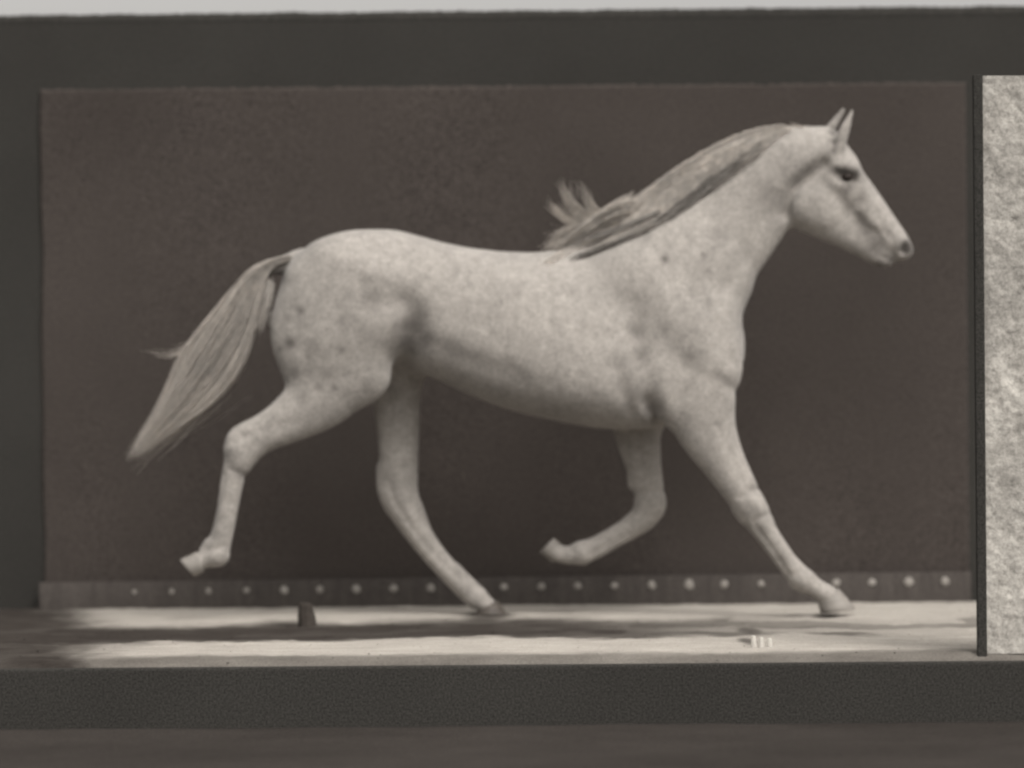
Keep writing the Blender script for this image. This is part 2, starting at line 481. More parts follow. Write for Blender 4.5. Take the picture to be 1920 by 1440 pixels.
def smin(a, b, k):
    h = np.maximum(k - np.abs(a - b), 0) / k
    return np.minimum(a, b) - h * h * k * 0.25

def spline(pts, sub=6):
    P = np.array(pts, np.float64); out = []
    n = len(P)
    for i in range(n - 1):
        p0, p1, p2, p3 = P[max(i - 1, 0)], P[i], P[i + 1], P[min(i + 2, n - 1)]
        for j in range(sub):
            t = j / sub
            out.append(0.5 * ((2 * p1) + (-p0 + p2) * t + (2 * p0 - 5 * p1 + 4 * p2 - p3) * t * t + (-p0 + 3 * p1 - 3 * p2 + p3) * t ** 3))
    out.append(P[-1]); return np.array(out)

def chain(pts, k=20, sub=5, sub_field=False):
    """pts: (u, v, w, radius, side scale)"""
    Q = [(*pc(p[0], p[1], p[2]), p[2], p[3], p[4]) for p in pts]
    Q = spline(Q, sub) if len(Q) > 1 else np.array(Q + Q, float)
    m = 30
    rr = Q[:, 3].max() + m
    su = sl(gu, Q[:, 0].min() - rr, Q[:, 0].max() + rr); sv = sl(gv, Q[:, 1].min() - rr, Q[:, 1].max() + rr)
    rw = (Q[:, 3] * Q[:, 4]).max() + m
    sw = sl(gw, Q[:, 2].min() - rw, Q[:, 2].max() + rw)
    A = gu[su][:, None, None]; B = gv[sv][None, :, None]; C = gw[sw][None, None, :]
    A2, B2 = A[:, :, 0], B[:, :, 0]
    best = None
    for a, b in zip(Q[:-1], Q[1:]):
        du, dv = b[0] - a[0], b[1] - a[1]; L = du * du + dv * dv + 1e-9
        t = np.clip(((A2 - a[0]) * du + (B2 - a[1]) * dv) / L, 0, 1)
        d2 = (A2 - a[0] - t * du) ** 2 + (B2 - a[1] - t * dv) ** 2
        wc = a[2] + t * (b[2] - a[2]); r = a[3] + t * (b[3] - a[3]); s = a[4] + t * (b[4] - a[4])
        f = np.sqrt(d2[:, :, None] + ((C - wc[:, :, None]) / s[:, :, None]) ** 2) - r[:, :, None]
        best = f if best is None else np.minimum(best, f)
    best = best.astype(np.float32)
    sub_ = FLD[su, sv, sw]
    FLD[su, sv, sw] = smin(sub_, best, k) if not sub_field else -smin(-sub_, best, k)

def seg_d2(A2, B2, P):
    best = None
    for a, b in zip(P[:-1], P[1:]):
        du, dv = b[0] - a[0], b[1] - a[1]; L = du * du + dv * dv + 1e-9
        t = np.clip(((A2 - a[0]) * du + (B2 - a[1]) * dv) / L, 0, 1)
        d2 = (A2 - a[0] - t * du) ** 2 + (B2 - a[1] - t * dv) ** 2
        best = d2 if best is None else np.minimum(best, d2)
    return best

def engrave(pts, amp, sig, side=-1):
    """a groove (amp > 0) or ridge (amp < 0) drawn on the flank: side -1 near, 1 far, 0 both"""
    P = spline(pts, 4) if len(pts) > 1 else np.array(list(pts) * 2, float)
    m = sig * 2.6
    su = sl(gu, P[:, 0].min() - m, P[:, 0].max() + m); sv = sl(gv, P[:, 1].min() - m, P[:, 1].max() + m)
    d2 = seg_d2(gu[su][:, None], gv[sv][None, :], P)
    g = (amp * np.exp(-d2 / sig ** 2)).astype(np.float32)
    wgt = np.ones(len(gw), np.float32) if side == 0 else 1 / (1 + np.exp(-side * gw / 8))
    FLD[su, sv, :] += g[:, :, None] * wgt[None, None, :].astype(np.float32)

# torso: top line, belly line, half width and how much narrower the top is, station by station
T = np.array([
    (522, 585, 615, 12, 0.0), (530, 535, 645, 46, 0.05), (543, 500, 690, 80, 0.08), (580, 468, 705, 108, 0.10), (620, 451, 705, 122, 0.12), (660, 437, 695, 130, 0.14),
    (700, 430, 690, 132, 0.15), (740, 431, 690, 130, 0.14), (780, 441, 697, 124, 0.12), (830, 455, 716, 124, 0.10), (880, 465, 741, 129, 0.10),
    (940, 472, 764, 136, 0.10), (1000, 474, 780, 140, 0.12), (1060, 468, 793, 138, 0.22), (1120, 468, 803, 130, 0.32), (1180, 480, 806, 120, 0.34),
    (1240, 505, 800, 110, 0.25), (1300, 530, 785, 100, 0.15), (1345, 548, 760, 88, 0.08), (1372, 572, 728, 66, 0.0), (1385, 610, 690, 34, 0.0), (1389, 640, 660, 8, 0.0)])
uu = gu
top, bot, hw, egg = (np.interp(uu, T[:, 0], T[:, i]) for i in range(1, 5))
def smooth1(a, n=9):
    k = np.ones(n) / n; return np.convolve(np.pad(a, n // 2, 'edge'), k, 'valid')
top, bot, hw, egg = (smooth1(x) for x in (top, bot, hw, egg))
c, a_ = (top + bot) / 2, np.maximum((bot - top) / 2, 1)
su = sl(gu, 510, 1392)
tv = (gv[None, :] - c[su][:, None]) / a_[su][:, None]
wid = hw[su][:, None] * (1 + egg[su][:, None] * np.clip(tv, -1, 1)) 
pp = 2.5
R = (np.abs(tv[:, :, None]) ** pp + np.abs(gw[None, None, :] / np.maximum(wid, 2)[:, :, None]) ** pp) ** (1 / pp)
f = ((R - 1) * np.minimum(a_[su], hw[su])[:, None, None]).astype(np.float32)
FLD[su] = np.minimum(FLD[su], np.clip(f, -80, 50))

# neck
chain([(1215, 545, 0, 118, 0.82), (1262, 522, 0, 142, 0.66), (1306, 464, 0, 124, 0.53), (1358, 407, 0, 112, 0.45), (1408, 357, 0, 99, 0.45), (1458, 322, 0, 80, 0.52), (1505, 308, 0, 66, 0.66)], k=45)
# breast
chain([(1320, 600, -42, 62, 0.8), (1335, 660, -40, 54, 0.9)], k=36)
chain([(1320, 600, 42, 62, 0.8), (1335, 660, 40, 54, 0.9)], k=36)
# head
chain([(1540, 296, 0, 46, 0.92), (1584, 346, 0, 42, 1.05), (1619, 386, 0, 37, 0.92), (1652, 426, 0, 32, 0.82), (1678, 455, 0, 27, 0.95), (1690, 468, 0, 22, 1.1)], k=24)
chain([(1522, 380, 0, 57, 0.72), (1556, 408, 0, 45, 0.72), (1606, 446, 0, 30, 0.72), (1640, 474, 0, 21, 0.85), (1660, 489, 0, 13, 1.2)], k=20)
for s in (-1, 1):
    chain([(1512, 378, s * 27, 38, 0.45), (1545, 395, s * 26, 30, 0.45)], k=14)                      # cheek
    chain([(1564, 312, s * 33, 12, 0.8), (1600, 316, s * 32, 10, 0.8)], k=14)                        # brow
    chain([(1618, 392, s * 27, 9, 0.7), (1640, 420, s * 22, 7, 0.7)], k=12)                          # facial crest
    chain([(1690, 460, s * 20, 13, 0.75), (1698, 472, s * 18, 12, 0.8)], k=10)                       # nostril wing
    chain([(1700, 458, s * 30, 7.5, 1.3), (1694, 471, s * 29, 8.5, 1.3)], k=5, sub_field=True)           # nostril
    chain([(1570, 328, s * 47, 10, 0.8), (1584, 332, s * 46, 12, 0.8), (1598, 335, s * 45, 9, 0.8)], k=10, sub_field=True)         # eye socket
    chain([(1646, 478, s * 26, 3.2, 2.4), (1672, 488, s * 22, 3.4, 2.2)], k=6, sub_field=True)       # mouth line
chain([(1470, 268, 0, 26, 0.6), (1508, 268, 0, 26, 0.6), (1545, 266, 0, 26, 0.9)], k=16)
chain([(1545, 285, 0, 40, 0.8), (1572, 312, 0, 36, 0.9)], k=16)
# ears
chain([(1562, 298, -28, 15, 0.8), (1574, 270, -33, 12, 0.85), (1585, 240, -35, 9, 0.85), (1593, 220, -34, 5, 0.9), (1598, 208, -33, 3.0, 1)], k=8)
chain([(1536, 282, 30, 16, 0.8), (1548, 256, 33, 11, 0.8), (1564, 231, 34, 8, 0.8), (1576, 214, 33, 5, 0.85), (1582, 204, 32, 3.0, 1)], k=8)
chain([(1580, 268, -44, 4, 1.0), (1590, 242, -44, 3.5, 1.0)], k=4, sub_field=True)
chain([(1558, 262, 26, 6, 1.0), (1572, 234, 27, 4, 1.0)], k=4, sub_field=True)
# tail root
chain([(565, 494, 0, 28, 0.8), (525, 499, 0, 16, 0.8), (494, 513, 0, 12, 0.8), (466, 545, 0, 8, 0.8), (442, 582, 0, 6, 0.8)], k=16)

# near hind leg: thigh, buttock, gaskin, hock, cannon, pastern
chain([(655, 545, -55, 105, 0.74), (640, 625, -66, 104, 0.62), (655, 680, -72, 84, 0.62), (684, 706, -76, 44, 0.8)], k=34)
chain([(590, 545, -48, 60, 0.85), (566, 620, -58, 58, 0.8), (572, 690, -66, 44, 0.9), (600, 740, -68, 48, 0.8)], k=34)
chain([(640, 690, -72, 72, 0.66), (604, 742, -74, 60, 0.66), (552, 780, -76, 46, 0.72), (505, 808, -78, 35, 0.8), (468, 828, -78, 31, 0.85), (450, 846, -78, 28, 0.9)], k=18)
chain([(520, 784, -78, 15, 0.8), (470, 804, -78, 15, 0.85), (443, 818, -78, 15, 0.9), (440, 840, -78, 17, 0.9)], k=14)
chain([(470, 835, -78, 28, 0.9), (450, 862, -78, 27, 0.88), (437, 895, -78, 22, 0.9), (427, 945, -78, 20.5, 0.85), (417, 995, -77, 21, 0.88), (409, 1026, -76, 22.5, 0.95), (408, 1040, -76, 22.5, 1.0)], k=10)
chain([(400, 1042, -76, 19, 1.0), (384, 1049, -76, 16, 1.05), (368, 1056, -76, 16, 1.1)], k=9)
chain([(390, 1020, -76, 9, 0.9), (380, 1030, -76, 6, 0.9)], k=8)
# far hind leg
chain([(690, 560, 55, 100, 0.72), (715, 640, 66, 84, 0.7), (735, 700, 72, 58, 0.8)], k=34)
chain([(738, 690, 74, 56, 0.75), (744, 750, 76, 45, 0.75), (747, 820, 78, 39, 0.75), (748, 880, 78, 36, 0.78), (751, 925, 78, 35, 0.8), (764, 960, 78, 32, 0.85), (788, 1002, 78, 26, 0.88), (818, 1042, 77, 23, 0.88), (850, 1078, 76, 22, 0.9), (880, 1108, 76, 22, 0.95), (893, 1120, 76, 21, 1)], k=12)
chain([(720, 880, 78, 14, 0.8), (723, 920, 78, 15, 0.85), (738, 950, 78, 15, 0.9)], k=14)
chain([(893, 1120, 76, 20, 1), (907, 1131, 76, 17, 1.1), (917, 1139, 76, 17, 1.15)], k=8)
# near foreleg: shoulder blade, arm, forearm, knee, cannon, pastern
chain([(1195, 525, -62, 60, 0.6), (1250, 590, -74, 68, 0.55), (1310, 655, -76, 66, 0.6), (1335, 690, -72, 52, 0.7)], k=34)
chain([(1235, 640, -74, 58, 0.6), (1240, 710, -78, 58, 0.6), (1262, 755, -78, 48, 0.65)], k=26)
chain([(1318, 700, -72, 68, 0.62), (1312, 755, -74, 66, 0.6), (1326, 808, -74, 54, 0.66), (1352, 858, -74, 42, 0.74), (1378, 902, -74, 35, 0.8), (1400, 938, -74, 31, 0.9), (1417, 966, -74, 28, 0.92), (1436, 998, -74, 22, 0.9), (1457, 1028, -74, 20, 0.88), (1478, 1057, -73, 19.5, 0.88), (1500, 1082, -72, 22, 1.0), (1508, 1090, -72, 21, 1.0)], k=14)
chain([(1505, 1086, -72, 20, 1), (1530, 1103, -72, 18, 1.05), (1552, 1117, -72, 20, 1.15)], k=9)
chain([(1492, 1092, -72, 8, 0.9), (1487, 1097, -72, 6, 0.9)], k=8)
chain([(1388, 955, -74, 14, 0.9), (1396, 968, -74, 12, 0.9)], k=10)
# far foreleg, folded up
chain([(1240, 690, 72, 70, 0.6), (1205, 760, 76, 56, 0.65), (1196, 806, 76, 45, 0.7), (1202, 850, 76, 37, 0.75), (1211, 892, 76, 31, 0.82), (1217, 925, 76, 29, 0.9), (1219, 948, 76, 28, 0.92)], k=16)
chain([(1221, 942, 76, 27, 0.92), (1208, 968, 76, 26, 0.92), (1180, 990, 76, 22, 0.9), (1150, 1008, 76, 20, 0.88), (1118, 1026, 75, 20.5, 0.92), (1092, 1036, 74, 22, 1.0)], k=9)
chain([(1190, 898, 76, 13, 0.8), (1186, 906, 76, 10, 0.8)], k=12)
chain([(1090, 1037, 74, 20, 1), (1064, 1041, 74, 17, 1.05), (1044, 1036, 74, 17, 1.1)], k=9)

# muscle lines and hollows
engrave([(1185, 575), (1192, 620), (1203, 690), (1222, 760)], 6.5, 20)
engrave([(1230, 620), (1275, 680), (1325, 715)], 2.6, 16)
engrave([(1300, 560), (1340, 615), (1362, 680)], 4, 13)
engrave([(1340, 706), (1356, 720), (1372, 734)], 3.5, 11)
engrave([(1205, 500), (1240, 560), (1270, 620)], -2.5, 20)
engrave([(762, 575), (780, 600), (772, 650), (755, 680)], 15, 27)
engrave([(800, 640), (870, 672), (960, 700)], 3.5, 22)
engrave([(690, 545), (712, 575)], 5, 24)
engrave([(556, 580), (562, 630), (590, 700), (600, 730)], 2, 14)
engrave([(620, 720), (660, 705), (690, 735)], 2, 14)
engrave([(600, 470), (680, 500), (740, 520)], -4, 22, 0)
engrave([(560, 790), (510, 815), (470, 845)], 2, 10)
engrave([(470, 815), (450, 830)], 3, 6)
engrave([(440, 880), (462, 890)], 4, 8)
engrave([(1540, 312), (1508, 338), (1482, 366), (1468, 400)], 16, 14, 0)
engrave([(1450, 370), (1405, 455), (1360, 545)], 5, 14, 0)
engrave([(1395, 300), (1300, 385), (1200, 450)], 4, 12, 0)
engrave([(1340, 380), (1290, 470), (1265, 540)], 3.5, 22, 0)
engrave([(1600, 352), (1612, 395), (1600, 438)], 2.5, 11, 0)
engrave([(1560, 350), (1540, 372)], -2.5, 12, 0)
engrave([(1640, 400), (1665, 440)], 1.5, 8, 0)
engrave([(1636, 432), (1650, 452), (1640, 470)], 3, 7, 0)
engrave([(1655, 436), (1672, 452), (1668, 476)], 2.5, 6, 0)
engrave([(1340, 800), (1372, 870), (1394, 915)], 3, 8)
engrave([(1412, 985), (1447, 1033), (1474, 1074)], 4, 5)
engrave([(1405, 935), (1420, 955)], -3, 8)
for k in range(6):
    x = 900 + k * 48
    engrave([(x + 18, 560), (x + 6, 640), (x - 14, 720)], 1.3, 10)
engrave([(1150, 690), (1180, 770)], 4, 16)
engrave([(1212, 755), (1236, 792)], 10, 15)
engrave([(760, 870), (765, 930), (800, 990), (850, 1055)], 3, 7, 1)

engrave([(455, 812), (475, 835)], 1.5, 9)
engrave([(540, 792), (500, 806), (462, 820)], 2, 7)
engrave([(430, 890), (416, 950), (404, 1005)], 3, 5)
engrave([(400, 1030), (425, 1022)], 2.5, 6)
engrave([(1382, 930), (1414, 916)], 3, 7)
engrave([(1408, 976), (1434, 961)], 3, 6)
engrave([(1485, 1076), (1506, 1066)], 2, 6)
engrave([(728, 905), (744, 950), (796, 1022), (858, 1086)], 3.5, 6, 1)
engrave([(770, 900), (778, 940)], 3, 8, 1)
engrave([(1192, 800), (1206, 880)], 4, 8, 1)
engrave([(1198, 928), (1242, 922)], 3, 7, 1)
engrave([(1180, 1002), (1110, 1040)], 3, 5, 1)

# ---- surface nets
def surface_nets(Fd):
    neg = Fd < 0
    nx, ny, nz = Fd.shape
    cs = np.zeros((nx - 1, ny - 1, nz - 1), np.int8)
    for i in (0, 1):
        for j in (0, 1):
            for k in (0, 1):
                cs += neg[i:nx - 1 + i, j:ny - 1 + j, k:nz - 1 + k]
    act = (cs > 0) & (cs < 8)
    ids = np.full(act.shape, -1, np.int64)
    I = np.argwhere(act); ids[act] = np.arange(len(I))
    acc = np.zeros((len(I), 3)); cnt = np.zeros(len(I))
    corners = [(i, j, k) for i in (0, 1) for j in (0, 1) for k in (0, 1)]
    for a in corners:
        for ax in range(3):
            if a[ax] == 1: continue
            b = list(a); b[ax] = 1
            fa = Fd[I[:, 0] + a[0], I[:, 1] + a[1], I[:, 2] + a[2]]; fb = Fd[I[:, 0] + b[0], I[:, 1] + b[1], I[:, 2] + b[2]]
            m = (fa < 0) != (fb < 0)
            t = np.where(m, fa / np.where(m, fa - fb, 1), 0)
            p = np.array(a, float)[None].repeat(len(I), 0); p[:, ax] += t
            acc += p * m[:, None]; cnt += m
    Vv = I + acc / cnt[:, None]
    quads = []
    for ax in range(3):
        s0 = [slice(None)] * 3; s1 = [slice(None)] * 3
        s0[ax] = slice(0, -1); s1[ax] = slice(1, None)
        a, b = neg[tuple(s0)], neg[tuple(s1)]
        E = np.argwhere(a != b)
        o1, o2 = (ax + 1) % 3, (ax + 2) % 3
        E = E[(E[:, o1] > 0) & (E[:, o2] > 0) & (E[:, o1] < Fd.shape[o1] - 1) & (E[:, o2] < Fd.shape[o2] - 1)]
        fl = a[E[:, 0], E[:, 1], E[:, 2]]
        def cid(d1, d2):
            c_ = E.copy(); c_[:, o1] -= d1; c_[:, o2] -= d2
            return ids[c_[:, 0], c_[:, 1], c_[:, 2]]
        q = np.stack([cid(1, 1), cid(0, 1), cid(0, 0), cid(1, 0)], -1)
        q[~fl] = q[~fl][:, ::-1]
        quads.append(q)
    return Vv, np.concatenate(quads)

Vg, Qg = surface_nets(FLD)
def relax(V, Q, it, lam=0.5):
    e = np.concatenate([Q[:, [0, 1]], Q[:, [1, 2]], Q[:, [2, 3]], Q[:, [3, 0]]])
    e = np.concatenate([e, e[:, ::-1]])
    n = np.bincount(e[:, 0], minlength=len(V)).astype(float)
    for i in range(it):
        l = lam if i % 2 == 0 else -lam * 1.04
        S_ = np.stack([np.bincount(e[:, 0], V[e[:, 1], k], len(V)) for k in range(3)], -1) / n[:, None]
        V = V + (S_ - V) * l
    return V
Vg = relax(Vg, Qg, 6)
PX = np.stack([gu[0] + Vg[:, 0] * G, gv[0] + Vg[:, 1] * G, gw[0] + Vg[:, 2] * G], -1)   # u, v, w
# u,v,w run right, down, away: (right, down, away) is a right-handed triple, as x, y, z with y = w and z = -v

def to_world(u, v, w):
    a, b = (u - W / 2) / S, (HORIZON - v) / S
    return np.stack([a * CR + b * SR, w / S, CAMH - a * SR + b * CR], -1)

horse = empty('horse', (0, 0, 0))
tag(horse, 'pale grey horse running to the right with mane and tail flying', 'horse')
body = np_mesh('body', to_world(PX[:, 0], PX[:, 1], PX[:, 2]), Qg[:, ::-1], M_coat, horse)

# coat: darker grey flecks, dark skin at eye, muzzle and joints; shade painted in at throat, brow, shoulder, elbow, heel
grey = np.zeros(len(PX))
def spot(u, v, r, a, ru=None, ang=0.0, side=-1):
    du, dv = PX[:, 0] - u, PX[:, 1] - v
    c_, s_ = math.cos(ang), math.sin(ang)
    x, y = du * c_ + dv * s_, -du * s_ + dv * c_
    g = a * np.exp(-((x / (ru or r)) ** 2 + (y / r) ** 2))
    if side: g = g * (np.sign(PX[:, 2]) == side)
    np.maximum(grey, g, out=grey)
for s in [(570, 585, 8, .5), (551, 645, 12, .62), (530, 656, 6, .35), (646, 658, 9, .3), (604, 727, 9, .38), (632, 728, 8, .38), (580, 700, 16, .22), (700, 562, 22, .30), (545, 600, 9, .25),
          (776, 610, 30, .62), (768, 640, 24, .5), (800, 640, 24, .4), (1218, 772, 20, .4), (1200, 740, 18, .25), (1243, 490, 8, .62), (1315, 482, 6, .45), (1322, 510, 8, .2), (1188, 622, 15, .42), (1195, 668, 16, .35), (1240, 620, 11, .25),  # entries behind the shoulder and at the elbow paint in shade
          (1290, 670, 13, .25), (1350, 712, 12, .25), (1155, 690, 10, .2), (1180, 720, 26, .2), (455, 888, 14, .3), (1580, 328, 14, .95), (1598, 332, 12, .95), (1566, 321, 9, .7), (1588, 350, 14, .5), (1612, 372, 12, .3), (1560, 250, 9, .5), (1562, 268, 8, .6), (1560, 284, 8, .5),
          (1640, 465, 24, .45), (1622, 440, 16, .28), (1697, 465, 15, .95), (1665, 488, 14, .5), (1648, 495, 12, .45), (1430, 360, 26, .22), (1345, 440, 14, .2), (890, 490, 6, .2), (780, 550, 5, .2),
          (526, 522, 15, .8), (595, 655, 12, .25), (560, 700, 12, .3), (650, 600, 10, .2), (620, 700, 14, .25), (575, 745, 10, .25), (690, 735, 14, .2), (440, 850, 12, .2), (420, 1000, 10, .15), (735, 600, 12, .2), (1405, 912, 9, .3), (1462, 1045, 10, .25), (1280, 800, 10, .12)]:
    spot(*s)
spot(1550, 1152, 12, .5)  # heel shadow painted dark
spot(860, 660, 16, .22, 70, 0.35)
spot(960, 700, 14, .15, 80, 0.2)
spot(1508, 322, 11, .32, 52, -0.57, 0)  # throat shadow painted into the coat
spot(1452, 375, 22, .2, 30, -0.9, 0)  # lower end of the painted throat shadow
spot(1583, 327, 10, .95, 27, 0.2, 0)  # brow shadow painted in together with the dark eye skin
spot(1590, 348, 16, .45, 12, 0, 0)
spot(1634, 448, 12, .35, 34, 0.75, 0)
spot(1620, 420, 10, .25, 34, 0.9)
for k in range(60):                              # flecks on the far flank as well
    spot(random.uniform(560, 1340), random.uniform(480, 760), random.uniform(5, 18), random.uniform(.1, .4), side=1)
for k in range(130):                             # faint dapples
    spot(random.uniform(540, 1360), random.uniform(520, 780), random.uniform(4, 9), random.uniform(.04, .14))
a = body.data.attributes.new('grey', 'FLOAT', 'POINT'); a.data.foreach_set('value', np.clip(grey * 1.35, 0, 1).astype(np.float32))

# ---- eyes
for s in (-1, 1):
    V, Q = [], []
    for i in range(9):
        th = math.pi * i / 8
        for k in range(14):
            ph = k * math.tau / 14
            V.append((math.sin(th) * math.cos(ph) * 0.026, math.cos(th) * 0.022, math.sin(th) * math.sin(ph) * 0.021))
        if i:
            b = i * 14
            for k in range(14): Q.append((b - 14 + k, b - 14 + (k + 1) % 14, b + (k + 1) % 14, b + k))
    e = mesh_obj('eye', V, Q, M_eye, horse, True)
    u, v = pc(1588, 332, s * 36)
    e.location = to_world(np.array(u), np.array(v), np.array(s * 33.0))

# ---- hooves: coronet ring, flaring wall, flat sole
def hoof(c0, c1, w, r0, r1, nrm0, nrm1, mat, squash=0.92):
    c0 = Vector((*pc(c0[0], c0[1], w), w)); c1 = Vector((*pc(c1[0], c1[1], w), w))
    n0 = Vector((nrm0[0], nrm0[1], 0)).normalized(); n1 = Vector((nrm1[0], nrm1[1], 0)).normalized()
    V, Q = [], []; N = 20
    prof = [(-0.06, 0.90), (0.0, 1.0), (0.06, 1.04), (0.35, 0), (0.7, 0), (0.96, 0), (1.0, -1), (1.0, -2)]
    for i, (t, sp) in enumerate(prof):
        tt = min(max(t, 0), 1)
        r = r0 + (r1 - r0) * tt
        if sp > 0: r = r0 * sp
        if sp == -1: r = r1 * 0.95
        if sp == -2: r = r1 * 0.4
        n = n0.lerp(n1, tt).normalized(); c_ = c0.lerp(c1, t)
        if sp == -2: c_ = c_ - n * 2.0
        d1 = Vector((-n.y, n.x, 0)); d2 = Vector((0, 0, 1))
        for k in range(N):
            a = k * math.tau / N
            V.append(c_ + d1 * r * math.cos(a) + d2 * r * squash * math.sin(a))
        if i:
            b = i * N
            for k in range(N): Q.append((b - N + k, b - N + (k + 1) % N, b + (k + 1) % N, b + k))
    Q.append(tuple(range(len(V) - N, len(V))))
    P = np.array([tuple(v) for v in V])
    o = mesh_obj('hoof', to_world(P[:, 0], P[:, 1], P[:, 2]), Q, mat, horse, True)
    bm = bmesh.new(); bm.from_mesh(o.data); bmesh.ops.recalc_face_normals(bm, faces=bm.faces); bm.to_mesh(o.data); bm.free()
    return o
hoof((1553, 1117), (1572, 1146), -72, 23, 33, (0.55, 0.85), (0.12, 1), M_hoof_pale)
hoof((914, 1136), (921, 1158), 76, 22, 33, (0.45, 0.9), (0, 1), M_hoof_dark)
hoof((376, 1053), (351, 1065), -76, 19, 21, (-0.95, 0.3), (-0.75, 0.66), M_hoof_pale)
hoof((1046, 1039), (1025, 1022), 74, 18, 19.5, (-0.85, -0.5), (-0.7, -0.7), M_hoof_pale)

# ---- hair
NEARW = np.full(FLD.shape[:2], np.nan)
neg = FLD < 0
hit = neg.any(2)
NEARW[hit] = gw[np.argmax(neg, 2)][hit]
def near_w(u, v):
    i = int(np.clip(round((u - gu[0]) / G), 0, len(gu) - 1)); j = int(np.clip(round((v - gv[0]) / G), 0, len(gv) - 1))
    return NEARW[i, j]

class Hair:
    def __init__(self): self.V, self.Q, self.A = [], [], []
    def strand(self, P, r, dark=0.0, taper=0.25):
        """P: (n,3) points u,v,w; a three-sided tapering hair lock"""
        P = np.asarray(P, float); n = len(P); b0 = len(self.V)
        for i in range(n):
            tg = P[min(i + 1, n - 1)] - P[max(i - 1, 0)]; tg /= (np.linalg.norm(tg) + 1e-9)
            a = np.cross(tg, (0.3, 0.2, 1.0)); a /= (np.linalg.norm(a) + 1e-9); b = np.cross(tg, a)
            t = i / (n - 1); rr = r * (1 - (1 - taper) * t ** 1.5) * min(1, 0.5 + t * 4)
            if i == n - 1: rr = r * 0.05
            for k in range(3):
                th = k * math.tau / 3
                self.V.append(P[i] + (a * math.cos(th) + b * math.sin(th)) * rr); self.A.append(dark)
            if i:
                q = b0 + i * 3
                for k in range(3): self.Q.append((q - 3 + k, q - 3 + (k + 1) % 3, q + (k + 1) % 3, q + k))
    def build(self, name, mat, parent):
        P = np.array(self.V)
        o = np_mesh(name, to_world(P[:, 0], P[:, 1], P[:, 2]), np.array(self.Q), mat, parent)
        a = o.data.attributes.new('grey', 'FLOAT', 'POINT'); a.data.foreach_set('value', np.array(self.A, np.float32))
        return o

# tail: strands between an upper and a lower guide curve
upper = spline([(545, 478), (505, 487), (470, 505), (438, 540), (404, 586), (368, 634), (340, 676), (318, 724), (290, 778), (258, 830), (234, 872)], 5)
lower = spline([(548, 492), (521, 498), (500, 524), (490, 572), (475, 628), (455, 678), (426, 722), (390, 760), (348, 792), (306, 824), (266, 862)], 5)
tail = Hair()
n = len(upper)
for k in range(3600):
    a0 = random.random(); a1 = min(max(a0 + random.gauss(0, 0.22), -0.08), 1.08)
    end = int(n * (0.36 + 0.64 * random.random() ** 0.9))
    w0 = random.uniform(-24, 24); w1 = random.gauss(0, 30) - 6
    start = random.choice((0, 0, 0, 3, 5, 8, 11))
    ph, am = random.uniform(0, 6.3), random.uniform(0, 7)
    P = []
    for i in range(start, max(end, start + 10), 2):
        t = i / (n - 1); i = min(i, n - 1)
        m = a0 + (a1 - a0) * t
        m = 0.5 + (m - 0.5) * (0.86 + 0.14 * math.sin(t * 3.1))
        p = upper[i] * (1 - m) + lower[i] * m
        wv = am * math.sin(t * 7 + ph) * t
        P.append((p[0] + wv, p[1] + wv * 0.5, w0 + (w1 - w0) * t))
    dark = 0.42 if (0.35 < a0 < 0.55 and random.random() < 0.35) else max(0, random.gauss(0.02, 0.08))
    tail.strand(P, random.uniform(0.4, 0.85), dark, 0.12)
def lock(h, pts, cnt, spread0, spread1, r=(0.9, 1.6), dark=0.0, w=(0, 0), cut=0.5):
    C = spline(pts, 5)
    for k in range(cnt):
        o0 = np.array([random.gauss(0, spread0), random.gauss(0, spread0)]); o1 = np.array([random.gauss(0, spread1), random.gauss(0, spread1)])
        e = max(4, int(len(C) * random.uniform(cut, 1.0)))
        P = []
        for i in range(e):
            t = i / (len(C) - 1); o_ = o0 * (1 - t) + o1 * t
            P.append((C[i][0] + o_[0], C[i][1] + o_[1], w[0] + (w[1] - w[0]) * t + random.gauss(0, 0.3) + o0[0] * 0.8))
        h.strand(P, random.uniform(*r), dark)
lock(tail, [(374, 618), (354, 648), (325, 659), (298, 657), (266, 648)], 16, 9, 7, (0.3, 0.55))
lock(tail, [(350, 650), (330, 664), (300, 665), (285, 662)], 8, 8, 6, (0.3, 0.55))
lock(tail, [(506, 528), (504, 560), (497, 595), (486, 632)], 60, 5, 5, (0.6, 1.1), 0.05, (-10, -30))
lock(tail, [(400, 720), (350, 780), (300, 825), (250, 872)], 110, 18, 12, (0.3, 0.7), 0.1)
tail.build('tail', M_hair, horse)

